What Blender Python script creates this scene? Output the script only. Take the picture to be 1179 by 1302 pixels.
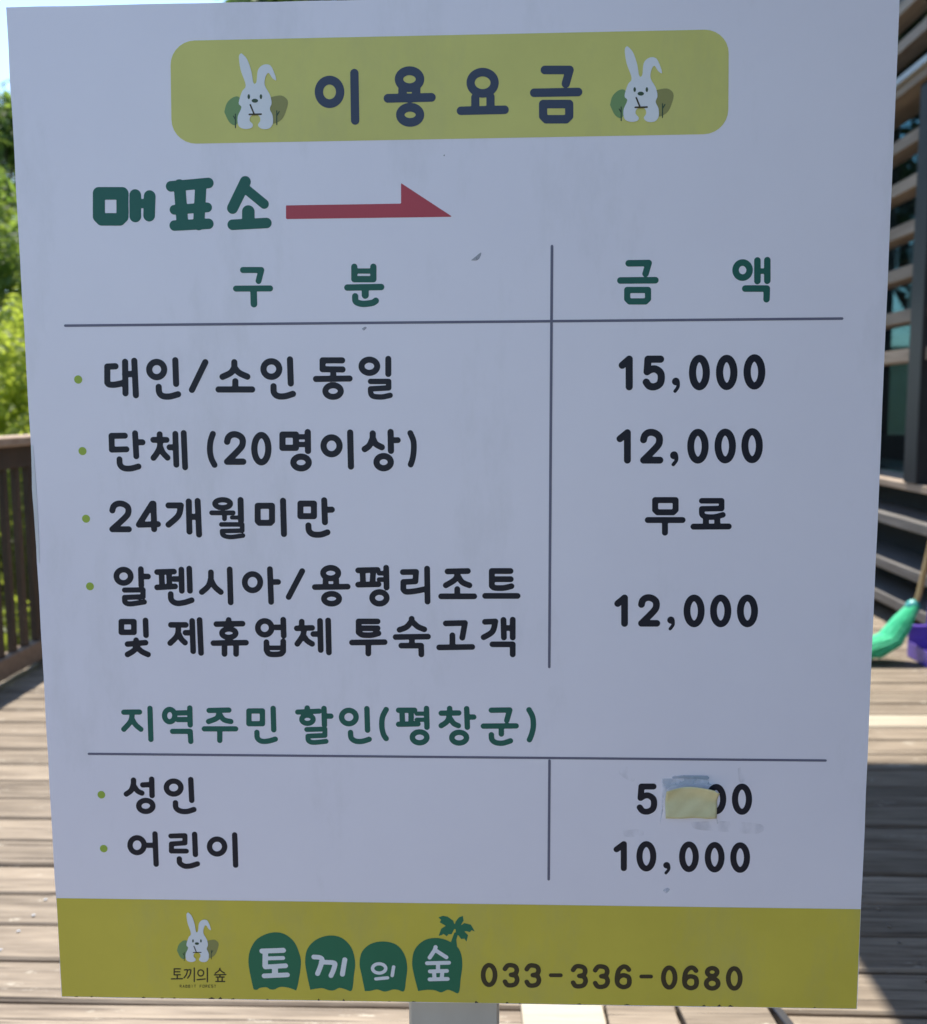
import bpy, bmesh, math, random
import numpy as np
from mathutils import Vector, Matrix

random.seed(11); rng = np.random.default_rng(7)
for o in list(bpy.data.objects): bpy.data.objects.remove(o)
S = bpy.context.scene
C = S.collection

# ------------------------------------------------------------------ camera
PW, PH, F = 1179.0, 1302.0, 1215.0            # photograph size and focal length in its pixels
PITCH, ROLL, YAW = 0.11091, 0.00608, -0.03472
CAM = np.array([0.0, 0.0, 1.2])
fw = np.array([math.sin(YAW)*math.cos(PITCH), math.cos(YAW)*math.cos(PITCH), -math.sin(PITCH)])
r0 = np.array([math.cos(YAW), -math.sin(YAW), 0.0]); d0 = np.cross(fw, r0)
rt = math.cos(ROLL)*r0 + math.sin(ROLL)*d0
dn = -math.sin(ROLL)*r0 + math.cos(ROLL)*d0
cd = bpy.data.cameras.new('camera'); cam = bpy.data.objects.new('camera', cd); C.objects.link(cam)
cam.matrix_world = Matrix(((rt[0], -dn[0], -fw[0], CAM[0]), (rt[1], -dn[1], -fw[1], CAM[1]),
                           (rt[2], -dn[2], -fw[2], CAM[2]), (0, 0, 0, 1)))
cd.sensor_fit = 'HORIZONTAL'; cd.sensor_width = 24.0; cd.lens = 24.0*F/PW
cd.clip_start = 0.02; cd.clip_end = 3000
cd.dof.use_dof = True; cd.dof.focus_distance = 1.0; cd.dof.aperture_fstop = 4.2
S.camera = cam
S.render.resolution_x, S.render.resolution_y = 927, 1024

# ------------------------------------------------------------------ sky, sun, exposure
SUN = Vector((-0.09, 0.46, 1.0)).normalized()          # towards the sun: high, behind the sign
W = bpy.data.worlds.new('World'); S.world = W; W.use_nodes = True
nt = W.node_tree; bg = nt.nodes['Background']
sky = nt.nodes.new('ShaderNodeTexSky'); sky.sky_type = 'NISHITA'; sky.sun_disc = False
sky.sun_elevation = math.asin(SUN.z); sky.sun_rotation = math.atan2(SUN.x, SUN.y)
sky.air_density = 1.0; sky.dust_density = 0.2; sky.ozone_density = 2.2
nt.links.new(sky.outputs[0], bg.inputs[0]); bg.inputs[1].default_value = 0.15
sl = bpy.data.lights.new('sun', 'SUN'); sl.energy = 3.7; sl.angle = math.radians(0.53); sl.color = (1.0, 0.94, 0.84)
so = bpy.data.objects.new('sun', sl); C.objects.link(so)
so.rotation_euler = SUN.to_track_quat('Z', 'Y').to_euler(); so.location = (0, 0, 12)
S.view_settings.view_transform = 'Standard'; S.view_settings.look = 'None'
S.view_settings.gamma = 1.0; S.view_settings.exposure = 1.24; S.view_settings.use_curve_mapping = False

# ------------------------------------------------------------------ helpers
def tag(o, label=None, cat=None, group=None, kind=None):
    if label: o['label'] = label
    if cat: o['category'] = cat
    if group: o['group'] = group
    if kind: o['kind'] = kind
    return o
def empty(name, loc=(0, 0, 0)):
    o = bpy.data.objects.new(name, None); C.objects.link(o); o.location = loc; o.empty_display_size = .1
    return o
def link(name, me, mat, parent=None, loc=None, smooth=False):
    o = bpy.data.objects.new(name, me); C.objects.link(o)
    if mat and not me.materials: me.materials.append(mat)
    if parent:
        o.parent = parent
        if not loc: o.location = (-parent.location) if parent.parent is None else (0, 0, 0)
    if loc: o.location = loc
    if smooth:
        for p in me.polygons: p.use_smooth = True
    return o
def from_bm(name, bm, mat, parent=None, smooth=False):
    me = bpy.data.meshes.new(name); bm.normal_update(); bm.to_mesh(me); bm.free()
    return link(name, me, mat, parent, smooth=smooth)
def box_bm(bm, x0, y0, z0, x1, y1, z1, bev=0.0):
    vs = [bm.verts.new((x, y, z)) for x in (x0, x1) for y in (y0, y1) for z in (z0, z1)]
    fs = [bm.faces.new([vs[i] for i in q]) for q in ((0,1,3,2),(4,6,7,5),(0,4,5,1),(2,3,7,6),(0,2,6,4),(1,5,7,3))]
    if bev:
        es = list({e for f in fs for e in f.edges})
        bmesh.ops.bevel(bm, geom=es, offset=bev, segments=1, affect='EDGES', profile=.5)
def box(name, b, mat, parent=None, bev=0.0):
    bm = bmesh.new(); box_bm(bm, *b, bev=bev); bmesh.ops.recalc_face_normals(bm, faces=bm.faces)
    return from_bm(name, bm, mat, parent)
def tube_bm(bm, pts, rad, n=8, cap=True):
    pts = [Vector(p) for p in pts]; rings = []; ref = Vector((0.31, 0.2, 0.93)).normalized()
    for i, p in enumerate(pts):
        t = (pts[min(i+1, len(pts)-1)] - pts[max(i-1, 0)]).normalized()
        a = t.cross(ref)
        if a.length < .05: a = t.cross(Vector((1, 0, 0)))
        a.normalize(); b = t.cross(a)
        r = rad[i] if hasattr(rad, '__len__') else rad
        rings.append([bm.verts.new(p + a*r*math.cos(k*2*math.pi/n) + b*r*math.sin(k*2*math.pi/n)) for k in range(n)])
    for i in range(len(rings)-1):
        for k in range(n): bm.faces.new((rings[i][k], rings[i][(k+1) % n], rings[i+1][(k+1) % n], rings[i+1][k]))
    if cap:
        bm.faces.new(rings[0][::-1]); bm.faces.new(rings[-1])

# ------------------------------------------------------------------ materials
def mat(name, col, rough=.6, spec=.5, metal=0.0):
    m = bpy.data.materials.new(name); m.use_nodes = True
    b = m.node_tree.nodes['Principled BSDF']
    b.inputs['Base Color'].default_value = (*col, 1); b.inputs['Roughness'].default_value = rough
    b.inputs['Metallic'].default_value = metal; b.inputs['Specular IOR Level'].default_value = spec
    return m
def noisy(name, c0, c1, scale=(1, 1, 1), nscale=6, rough=(.5, .7), bump=.2, bdist=.002, detail=8, obrand=0.0, coords='Object', lo=.3, hi=.7, spec=.5, metal=0.0):
    m = mat(name, c0, spec=spec, metal=metal); t = m.node_tree; N = t.nodes; L = t.links; b = N['Principled BSDF']
    tc = N.new('ShaderNodeTexCoord'); mp = N.new('ShaderNodeMapping'); mp.inputs['Scale'].default_value = scale
    L.new(tc.outputs[coords], mp.inputs[0]); vec = mp.outputs[0]
    oi = N.new('ShaderNodeObjectInfo')
    if obrand:
        ad = N.new('ShaderNodeVectorMath'); ad.operation = 'ADD'; ml = N.new('ShaderNodeMath'); ml.operation = 'MULTIPLY'; ml.inputs[1].default_value = 37.0
        L.new(oi.outputs['Random'], ml.inputs[0]); L.new(vec, ad.inputs[0]); L.new(ml.outputs[0], ad.inputs[1]); vec = ad.outputs[0]
    n = N.new('ShaderNodeTexNoise'); n.inputs['Scale'].default_value = nscale; n.inputs['Detail'].default_value = detail; n.inputs['Roughness'].default_value = .62
    L.new(vec, n.inputs['Vector'])
    r = N.new('ShaderNodeValToRGB'); r.color_ramp.elements[0].position = lo; r.color_ramp.elements[1].position = hi
    r.color_ramp.elements[0].color = (*c0, 1); r.color_ramp.elements[1].color = (*c1, 1)
    L.new(n.outputs['Fac'], r.inputs[0]); col = r.outputs[0]
    if obrand:
        hs = N.new('ShaderNodeHueSaturation'); mr = N.new('ShaderNodeMapRange')
        mr.inputs['To Min'].default_value = 1-obrand; mr.inputs['To Max'].default_value = 1+obrand
        L.new(oi.outputs['Random'], mr.inputs[0]); L.new(mr.outputs[0], hs.inputs['Value']); L.new(col, hs.inputs['Color']); col = hs.outputs[0]
    L.new(col, b.inputs['Base Color'])
    rr = N.new('ShaderNodeMapRange'); rr.inputs['To Min'].default_value = rough[0]; rr.inputs['To Max'].default_value = rough[1]
    L.new(n.outputs['Fac'], rr.inputs[0]); L.new(rr.outputs[0], b.inputs['Roughness'])
    if bump:
        bp = N.new('ShaderNodeBump'); bp.inputs['Strength'].default_value = bump; bp.inputs['Distance'].default_value = bdist
        L.new(n.outputs['Fac'], bp.inputs['Height']); L.new(bp.outputs[0], b.inputs['Normal'])
    m['noise'] = n.name
    return m

def deck_wood():
    m = noisy('weathered_deck_wood', (.115, .087, .062), (.33, .27, .203), (1.1, 13, 13), 3.2, (.5, .72), .55, .003, 9, .14, lo=.28, hi=.72, spec=.3)
    t = m.node_tree; N = t.nodes; L = t.links; b = N['Principled BSDF']
    src = b.inputs['Base Color'].links[0].from_socket
    tc = N.new('ShaderNodeTexCoord')
    # long dark cracks along the grain and pale flecks, part old coat, part painted glints
    mp = N.new('ShaderNodeMapping'); mp.inputs['Scale'].default_value = (.9, 60, 60); L.new(tc.outputs['Object'], mp.inputs[0])
    oi = N.new('ShaderNodeObjectInfo'); ad = N.new('ShaderNodeVectorMath'); ml = N.new('ShaderNodeMath'); ml.operation = 'MULTIPLY'; ml.inputs[1].default_value = 91.0
    L.new(oi.outputs['Random'], ml.inputs[0]); L.new(mp.outputs[0], ad.inputs[0]); L.new(ml.outputs[0], ad.inputs[1])
    n1 = N.new('ShaderNodeTexNoise'); n1.inputs['Scale'].default_value = 1.6; n1.inputs['Detail'].default_value = 4; L.new(ad.outputs[0], n1.inputs['Vector'])
    c1 = N.new('ShaderNodeMapRange'); c1.inputs['From Min'].default_value = .595; c1.inputs['From Max'].default_value = .66; L.new(n1.outputs['Fac'], c1.inputs[0])
    mx = N.new('ShaderNodeMixRGB'); mx.inputs[2].default_value = (.07, .052, .038, 1); L.new(c1.outputs[0], mx.inputs[0]); L.new(src, mx.inputs[1])
    mp2 = N.new('ShaderNodeMapping'); mp2.inputs['Scale'].default_value = (7, 22, 22); L.new(tc.outputs['Object'], mp2.inputs[0])
    ad2 = N.new('ShaderNodeVectorMath'); L.new(mp2.outputs[0], ad2.inputs[0]); L.new(ml.outputs[0], ad2.inputs[1])
    n2 = N.new('ShaderNodeTexNoise'); n2.inputs['Scale'].default_value = 1.3; n2.inputs['Detail'].default_value = 6; n2.inputs['Roughness'].default_value = .7; L.new(ad2.outputs[0], n2.inputs['Vector'])
    c2 = N.new('ShaderNodeMapRange'); c2.inputs['From Min'].default_value = .62; c2.inputs['From Max'].default_value = .70; L.new(n2.outputs['Fac'], c2.inputs[0])
    mx2 = N.new('ShaderNodeMixRGB'); mx2.inputs[2].default_value = (.48, .44, .36, 1); L.new(c2.outputs[0], mx2.inputs[0]); L.new(mx.outputs[0], mx2.inputs[1])
    L.new(mx2.outputs[0], b.inputs['Base Color'])
    return m
M = {}
M['deck'] = deck_wood()
M['pale_plank'] = noisy('pale_plank_wood', (.34, .285, .215), (.46, .41, .32), (1.1, 13, 13), 3, (.45, .6), .4, .002, 7, .05)
M['cap'] = noisy('sunbleached_rail_cap', (.33, .22, .15), (.50, .37, .27), (12, 1, 12), 3, (.5, .7), .4, .002, 7, .08)
M['rail'] = noisy('dark_stained_wood', (.042, .025, .016), (.095, .058, .038), (12, 12, 1.2), 3, (.5, .75), .4, .002, 7, .15)
M['brail'] = noisy('brown_rail_wood', (.17, .11, .075), (.30, .21, .145), (12, 1, 12), 3, (.5, .7), .4, .002, 7, .1)
M['slat'] = noisy('larch_slat_wood', (.25, .185, .135), (.41, .32, .245), (12, 1, 12), 3, (.5, .7), .4, .002, 7, .16)
M['siding'] = noisy('grey_weathered_siding', (.10, .092, .085), (.20, .185, .172), (12, 1, 12), 3, (.5, .75), .4, .002, 7, .15)
M['charcoal'] = noisy('charcoal_painted_steel', (.026, .027, .032), (.036, .037, .042), (1, 1, 1), 8, (.35, .5), .1, .0005)
M['sunlit_lip'] = noisy('pale_sunlit_lip', (.55, .57, .58), (.66, .68, .69), (1, 1, 1), 5, (.3, .45), .1, .0005, metal=.4)
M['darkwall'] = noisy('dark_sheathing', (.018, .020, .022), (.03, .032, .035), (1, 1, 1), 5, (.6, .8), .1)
M['interior'] = noisy('teal_grey_interior_wall', (.16, .24, .24), (.22, .30, .30), (1, 1, 1), 2, (.7, .8), 0)
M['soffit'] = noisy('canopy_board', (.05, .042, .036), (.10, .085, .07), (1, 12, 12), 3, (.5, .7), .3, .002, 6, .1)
M['ground'] = noisy('forest_floor', (.03, .042, .015), (.07, .085, .032), (1, 1, 1), 1.2, (.8, .95), .6, .05, 10)
M['panel'] = noisy('white_sign_film', (.85, .805, .88), (.90, .855, .925), (1, 1, 1), 3.5, (.34, .48), .03, .0006, 6, coords='Object')
def grime(m, cols, scale, nscale, lo, hi, amt):
    t = m.node_tree; N = t.nodes; L = t.links; b = N['Principled BSDF']; src = b.inputs['Base Color'].links[0].from_socket
    tc = N.new('ShaderNodeTexCoord'); mp = N.new('ShaderNodeMapping'); mp.inputs['Scale'].default_value = scale; L.new(tc.outputs['Object'], mp.inputs[0])
    n = N.new('ShaderNodeTexNoise'); n.inputs['Scale'].default_value = nscale; n.inputs['Detail'].default_value = 9; n.inputs['Roughness'].default_value = .72; L.new(mp.outputs[0], n.inputs['Vector'])
    r = N.new('ShaderNodeMapRange'); r.inputs['From Min'].default_value = lo; r.inputs['From Max'].default_value = hi; r.inputs['To Max'].default_value = amt; L.new(n.outputs['Fac'], r.inputs[0])
    mx = N.new('ShaderNodeMixRGB'); mx.inputs[2].default_value = (*cols, 1); L.new(r.outputs[0], mx.inputs[0]); L.new(src, mx.inputs[1]); L.new(mx.outputs[0], b.inputs['Base Color'])
grime(M['panel'], (.50, .49, .47), (5, 1, 1.6), 1.7, .55, .85, .35)      # rain streaks and dust
grime(M['panel'], (.35, .34, .33), (1, 1, 1), 150, .72, .80, .5)         # fine specks
M['panel_core'] = noisy('white_panel_edge', (.78, .80, .83), (.84, .86, .88), (1, 1, 1), 30, (.5, .7), .2, .0005)
M['post'] = noisy('galvanised_post', (.50, .485, .44), (.56, .545, .495), (1, 1, .3), 20, (.4, .55), .1, .0004, metal=.25)
def ink(name, c, k=.05):
    c0 = tuple(x*(1-k) for x in c); c1 = tuple(min(1, x*(1+k)) for x in c)
    return noisy(name, c0, c1, (1, 1, 1), 9, (.42, .52), .02, .0003, 5, spec=.3)
M['ban'] = ink('olive_yellow_print', (.68, .645, .19)); M['foot'] = ink('mustard_green_print', (.665, .55, .075))
for q in ('ban', 'foot'): grime(M[q], (.40, .38, .24), (4, 1, 1.5), 2.2, .5, .85, .4); grime(M[q], (.30, .29, .2), (1, 1, 1), 140, .72, .80, .5)
M['title'] = ink('slate_blue_print', (.05, .068, .115)); M['green'] = ink('dark_green_print', (.018, .125, .095))
M['black'] = ink('navy_black_print', (.011, .012, .024)); M['red'] = ink('red_print', (.50, .07, .095))
M['rule'] = ink('grey_rule_print', (.16, .155, .22)); M['dot'] = ink('leaf_green_print', (.36, .48, .07))
M['tile'] = ink('forest_green_print', (.025, .17, .09)); M['white'] = ink('white_print', (.80, .82, .84), .02)
M['brown'] = ink('dark_brown_print', (.062, .048, .022)); M['treeg'] = ink('sage_green_print', (.20, .33, .13))
M['treeo'] = ink('olive_brown_print', (.30, .29, .10)); M['trunkp'] = ink('dark_green_twig_print', (.05, .09, .05))
M['tape'] = noisy('yellowed_paper', (.60, .58, .33), (.78, .74, .46), (1, 1, 1), 30, (.6, .8), .3, .001, 6)
M['residue'] = ink('grey_glue_residue', (.55, .60, .68), .10); M['residue2'] = ink('dark_glue_residue', (.42, .48, .56), .15)
M['scuff'] = ink('grey_scuff', (.40, .41, .45), .2)
def smear(m, scale, nscale, lo, hi, amt):
    t = m.node_tree; N = t.nodes; L = t.links; b = N['Principled BSDF']
    tc = N.new('ShaderNodeTexCoord'); mp = N.new('ShaderNodeMapping'); mp.inputs['Scale'].default_value = scale; L.new(tc.outputs['Object'], mp.inputs[0])
    n = N.new('ShaderNodeTexNoise'); n.inputs['Scale'].default_value = nscale; n.inputs['Detail'].default_value = 6; L.new(mp.outputs[0], n.inputs['Vector'])
    r = N.new('ShaderNodeMapRange'); r.inputs['From Min'].default_value = lo; r.inputs['From Max'].default_value = hi; r.inputs['To Max'].default_value = amt; L.new(n.outputs['Fac'], r.inputs[0]); L.new(r.outputs[0], b.inputs['Alpha'])
smear(M['residue'], (1, 1, 1), 55, .34, .70, .7); smear(M['residue2'], (.4, 1, 2), 60, .30, .60, .9); smear(M['scuff'], (1, 1, 1), 220, .3, .55, .8)
M['dust'] = ink('thin_dust_smear', (.42, .42, .44), .1); smear(M['dust'], (1.6, 1, .8), 30, .44, .80, .28)

# ------------------------------------------------------------------ printed shapes as clean flat meshes (signed distance + marching squares)
YS = 1.0                                        # front face of the sign panel
def board(x, y):                                # photo pixel -> (X, Z) on the panel's front plane
    v = rt*(x-PW/2)/F + dn*(y-PH/2)/F + fw
    t = YS/v[1]; return (v[0]*t, CAM[2]+v[2]*t)
PXM = 1.0/F*1.004
def seg_d(P, a, b):
    ab = b-a; d = P-a; L2 = ab@ab
    t = np.clip((d@ab)/L2, 0, 1) if L2 > 1e-12 else np.zeros(P.shape[:-1])
    return np.linalg.norm(d-t[..., None]*ab, axis=-1)
def smooth_pts(pts, n=5):
    if len(pts) < 3: return pts
    P = [pts[0]]+list(pts)+[pts[-1]]; out = []
    for i in range(1, len(P)-2):
        p0, p1, p2, p3 = map(np.asarray, P[i-1:i+3])
        for k in range(n):
            t = k/n
            out.append(.5*((2*p1)+(-p0+p2)*t+(2*p0-5*p1+4*p2-p3)*t*t+(-p0+3*p1-3*p2+p3)*t**3))
    out.append(np.asarray(pts[-1])); return out
DIG = {
 '1': [('L', [(0, .22), (.92, 0), (.92, 1)])],
 '2': [('S', [(0, .26), (.08, .1), (.3, 0), (.62, 0), (.92, .12), (.97, .32), (.8, .52), (0, 1)]), ('L', [(0, 1), (1, 1)])],
 '3': [('S', [(0, .18), (.2, .02), (.5, -.01), (.85, .06), (.97, .24), (.85, .42), (.5, .48)]), ('S', [(.5, .48), (.88, .54), (1, .74), (.85, .94), (.5, 1.01), (.18, .98), (0, .82)])],
 '5': [('L', [(.95, 0), (.12, 0), (.06, .46)]), ('S', [(.06, .46), (.3, .38), (.6, .36), (.92, .48), (1, .68), (.9, .9), (.55, 1.01), (.2, .98), (0, .84)])],
 '6': [('S', [(.95, .14), (.75, .01), (.45, 0), (.12, .2), (0, .6), (.1, .88), (.5, 1.01), (.9, .92), (1, .7), (.9, .5), (.5, .42), (.15, .52), (.02, .68)])],
 '8': [('O', (.06, 0, .94, .46)), ('O', (0, .46, 1, 1))],
 '0': [('O', (0, 0, 1, 1))],
 ',': [('D', None)],
}
class Art:
    """shapes given in a zoomed copy of the photograph: (origin x, origin y, zoom)"""
    def __init__(s): s.prims = []               # (kind, pts[m], radius m)
    def pt(s, T, x, y): return np.array(board(T[0]+x/T[2], T[1]+y/T[2]))
    def line(s, T, pts, w, smooth=False):
        if smooth: pts = smooth_pts([np.array(p, float) for p in pts])
        s.prims.append(('L', [s.pt(T, *p) for p in pts], w/T[2]*PXM/2)); return s
    def ring(s, T, b, w):
        x0, y0, x1, y1 = b; x0 += w/2; y0 += w/2; x1 -= w/2; y1 -= w/2
        cx, cy, a, c = (x0+x1)/2, (y0+y1)/2, (x1-x0)/2, (y1-y0)/2
        return s.line(T, [(cx+a*math.cos(k*math.pi/18), cy+c*math.sin(k*math.pi/18)) for k in range(37)], w)
    def rect(s, T, b, w, rb=0):
        x0, y0, x1, y1 = b; x0 += w/2; y0 += w/2; x1 -= w/2; y1 -= w/2
        e = (x1-x0)*.12 if rb else 0
        return s.line(T, [(x0, y0), (x1, y0), (x1, y1-e), (x1-e, y1), (x0+e, y1), (x0, y1-e), (x0, y0)], w)
    def dot(s, T, x, y, r): s.prims.append(('L', [s.pt(T, x, y)]*2, r/T[2]*PXM)); return s
    def poly(s, T, pts, smooth=False, r=0.0):
        if smooth: pts = smooth_pts([np.array(p, float) for p in pts+[pts[0]]], 4)[:-1]
        s.prims.append(('P', [s.pt(T, *p) for p in pts], r/T[2]*PXM)); return s
    def digit(s, T, ch, b, w):
        x0, y0, x1, y1 = b; X0, Y0, X1, Y1 = x0+w/2, y0+w/2, x1-w/2, y1-w/2
        for k, d in DIG[ch]:
            if k == 'O': s.ring(T, (x0+d[0]*(x1-x0), y0+d[1]*(y1-y0) - (w*.25 if d[1] > 0 else 0), x0+d[2]*(x1-x0), y0+d[3]*(y1-y0)+(w*.25 if d[3] < 1 else 0)), w)
            elif k == 'D':
                r = (x1-x0)*.42; s.dot(T, x0+r, y0+r, r); s.line(T, [(x1-r*.75, y0+r*1.2), (x1-r*.8, y0+(y1-y0)*.6), (x0+r*.8, y1-r*.45)], r*.9, True)
            else: s.line(T, [(X0+p[0]*(X1-X0), Y0+p[1]*(Y1-Y0)) for p in d], w, k == 'S')
        return s
    def text(s, T, src, w):
        """glyph strokes: L straight, S smooth, O ring by outer box, B box ring, U box ring with rounded foot, D dot; optional @width"""
        for it in src.split(';'):
            p = it.split()
            if not p: continue
            ww = w
            if p[-1][0] == '@': ww = float(p.pop()[1:])
            k = p[0]; v = [float(q) for q in p[1:]]
            if k == 'O': s.ring(T, v, ww)
            elif k == 'B': s.rect(T, v, ww)
            elif k == 'U': s.rect(T, v, ww, 1)
            elif k == 'D': s.dot(T, *v)
            else: s.line(T, list(zip(v[::2], v[1::2])), ww, k == 'S')
        return s
    def build(s, name, m, parent, layer=1, cell=.0008):
        allp = np.array([q for _, ps, _ in s.prims for q in ps]); mr = max(r for *_, r in s.prims)+3*cell
        x0, z0 = allp.min(0)-mr; x1, z1 = allp.max(0)+mr
        nx, nz = int((x1-x0)/cell)+2, int((z1-z0)/cell)+2
        f = np.full((nz, nx), 9.0)
        for k, ps, r in s.prims:
            a = np.array(ps); lo = a.min(0)-r-3*cell; hi = a.max(0)+r+3*cell
            i0, j0 = max(int((lo[0]-x0)/cell), 0), max(int((lo[1]-z0)/cell), 0)
            i1, j1 = min(int((hi[0]-x0)/cell)+2, nx), min(int((hi[1]-z0)/cell)+2, nz)
            gx, gz = np.meshgrid(x0+np.arange(i0, i1)*cell, z0+np.arange(j0, j1)*cell); P = np.stack([gx, gz], -1)
            if k == 'L':
                d = np.full(gx.shape, 9.0)
                for q in range(len(ps)-1): d = np.minimum(d, seg_d(P, a[q], a[q+1]))
                d -= r
            else:
                d = np.full(gx.shape, 9.0); ins = np.zeros(gx.shape, bool)
                for q in range(len(ps)):
                    A, B = a[q], a[(q+1) % len(ps)]; d = np.minimum(d, seg_d(P, A, B))
                    if A[1] != B[1]: ins ^= ((A[1] > gz) != (B[1] > gz)) & (gx < (B[0]-A[0])*(gz-A[1])/(B[1]-A[1])+A[0])
                d = np.where(ins, -d, d) - r
            f[j0:j1, i0:i1] = np.minimum(f[j0:j1, i0:i1], d)
        inn = f < 0; y = YS - .0002*layer; verts = []; faces = []; cache = {}
        def V(u, w):
            key = (round(u, 4), round(w, 4))
            if key not in cache: cache[key] = len(verts); verts.append((x0+u*cell, y, z0+w*cell))
            return cache[key]
        cnt = inn[:-1, :-1].astype(int)+inn[:-1, 1:]+inn[1:, :-1]+inn[1:, 1:]
        for j in range(nz-1):
            row = cnt[j]; i = 0; idx = np.nonzero(row)[0]; run = None
            for i in idx:
                if row[i] == 4:
                    if run is not None and run[1] == i: run[1] = i+1
                    else:
                        if run is not None: faces.append((V(run[0], j), V(run[1], j), V(run[1], j+1), V(run[0], j+1)))
                        run = [i, i+1]
                    continue
                c = [(i, j), (i+1, j), (i+1, j+1), (i, j+1)]; q = []
                for e in range(4):
                    a, b = c[e], c[(e+1) % 4]; fa, fb = f[a[1], a[0]], f[b[1], b[0]]
                    if fa < 0: q.append(V(*a))
                    if (fa < 0) != (fb < 0):
                        t = fa/(fa-fb); q.append(V(a[0]+(b[0]-a[0])*t, a[1]+(b[1]-a[1])*t))
                q = list(dict.fromkeys(q))
                if len(q) > 2: faces.append(tuple(q))
            if run is not None: faces.append((V(run[0], j), V(run[1], j), V(run[1], j+1), V(run[0], j+1)))
        me = bpy.data.meshes.new(name); me.from_pydata(verts, [], faces); me.update()
        return link(name, me, m, parent)

# ================================================================== SETTING
# ---- terrain: level by the deck, rising to a wooded slope behind
def hz(x, y):
    d = max(0, y-9.5); l = max(0, -x-4)
    return -.75 - .05*l + min(d*.10, 7) + .12*math.sin(x*.7)*math.cos(y*.5) + .35*math.sin(x*.13+1)*min(d*.06, 1)
bm = bmesh.new(); n = 90; xs = [(-1 if k < n/2 else 1)*(abs(k-n/2)/(n/2))**2.6*900 for k in range(n+1)]
g = [[bm.verts.new((x, y, hz(x, y) if abs(x) < 120 and y < 160 else hz(max(-120, min(120, x)), min(y, 160)))) for x in xs] for y in xs]
for i in range(n):
    for j in range(n): bm.faces.new((g[i][j], g[i][j+1], g[i+1][j+1], g[i+1][j]))
tag(from_bm('ground', bm, M['ground'], smooth=True), kind='structure')

# ---- deck: planks running left to right
XD0, XD1, PITCHP = -2.28, 2.32, .1425
deck = empty('deck', (0, 0, 0)); tag(deck, kind='structure')
pl_mesh = []
for v in range(5):
    bm = bmesh.new(); w = PITCHP-.008-random.uniform(0, .003); L = XD1-XD0; nseg = 16
    pts = []
    for k in range(nseg+1):
        x = XD0+L*k/nseg; wa = random.uniform(-.0008, .0008); zc = random.uniform(-.0012, .0012)
        pts.append([bm.verts.new((x, yy+wa, zz+zc)) for yy, zz in ((-w/2, -.03), (-w/2, -.005), (-w/2+.005, 0), (0, .0012), (w/2-.005, 0), (w/2, -.005), (w/2, -.03))])
    for k in range(nseg):
        for q in range(6): bm.faces.new((pts[k][q], pts[k+1][q], pts[k+1][q+1], pts[k][q+1]))
    bm.faces.new(pts[0]); bm.faces.new(pts[-1][::-1]); bmesh.ops.recalc_face_normals(bm, faces=bm.faces)
    me = bpy.data.meshes.new('plank'); bm.to_mesh(me); bm.free(); me.materials.append(M['deck']); pl_mesh.append(me)
k0 = int((-3.2-2.079)/PITCHP); k1 = int((8.6-2.079)/PITCHP)
for k in range(k0, k1):
    y = 2.079+(k+.5)*PITCHP
    if k == 10:                                        # one row is made of an old board and a newer pale board butted end to end
        for xa, xb, mm in ((XD0, .62, 'deck'), (.624, XD1, 'pale_plank')):
            bm = bmesh.new(); box_bm(bm, xa, -.067, -.03, xb, .067, .0008, .004); bmesh.ops.recalc_face_normals(bm, faces=bm.faces)
            me = bpy.data.meshes.new('plank'); bm.to_mesh(me); bm.free(); link('plank', me, M[mm], deck, loc=(0, y, 0))
        continue
    o = link('plank', random.choice(pl_mesh), None, deck, loc=(0, y, random.uniform(-.0018, .0018)))
    o.rotation_euler = (random.uniform(-.006, .006), 0, random.uniform(-.0004, .0004))
for x in (-2.1, -1.1, -.1, .9, 1.9): box('joist', (x-.03, -3.2, -.16, x+.03, 8.5, -.034), M['rail'], deck)
# screw heads in pairs over each joist, too small to pick apart
bm = bmesh.new()
for k in range(k0, k1):
    for x in (-2.1, -1.1, -.1, .9, 1.9):
        for s in (-.038, .038):
            c = Vector((x+random.uniform(-.008, .008), 2.079+(k+.5)*PITCHP+s+random.uniform(-.005, .005), .0035))
            bm.faces.new([bm.verts.new(c+Vector((.0045*math.cos(a*math.pi/4), .0045*math.sin(a*math.pi/4), 0))) for a in range(8)])
tag(from_bm('screw_heads', bm, mat('steel_screw', (.55, .53, .5), .35, metal=.9), deck), kind='stuff')

# ---- railings
def railing(name, A, B, label, posts):
    A = Vector(A); B = Vector(B); d = (B-A); L = d.length; ang = math.atan2(d.y, d.x)
    r = empty(name, A); r.rotation_euler.z = ang; tag(r, label, 'railing')
    def part(nm, b, m, bev=.003):
        bm = bmesh.new(); box_bm(bm, *b, bev=bev); bmesh.ops.recalc_face_normals(bm, faces=bm.faces)
        me = bpy.data.meshes.new(nm); bm.to_mesh(me); bm.free(); return link(nm, me, m, r, loc=(0, 0, 0))
    part('top_rail', (0, -.062, 1.035, L, .062, 1.078), M['cap'], .006)
    part('upper_rail', (0, -.022, .935, L, .022, 1.0335), M['rail'])
    part('lower_rail', (0, -.03, .035, L, .03, .125), M['brail'])
    for p in posts: part('post', (p-.05, -.05, -.7, p+.05, .05, 1.0335), M['rail'], .004)
    me = None; x = .06
    while x < L-.05:
        if min(abs(x-p) for p in posts) > .075:
            if me is None: o = part('picket', (-.016, -.016, .126, .016, .016, .934), M['rail'], .002); me = o.data; o.location.x = x
            else: link('picket', me, None, r, loc=(x, 0, 0))
        x += .108
    return r
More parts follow.
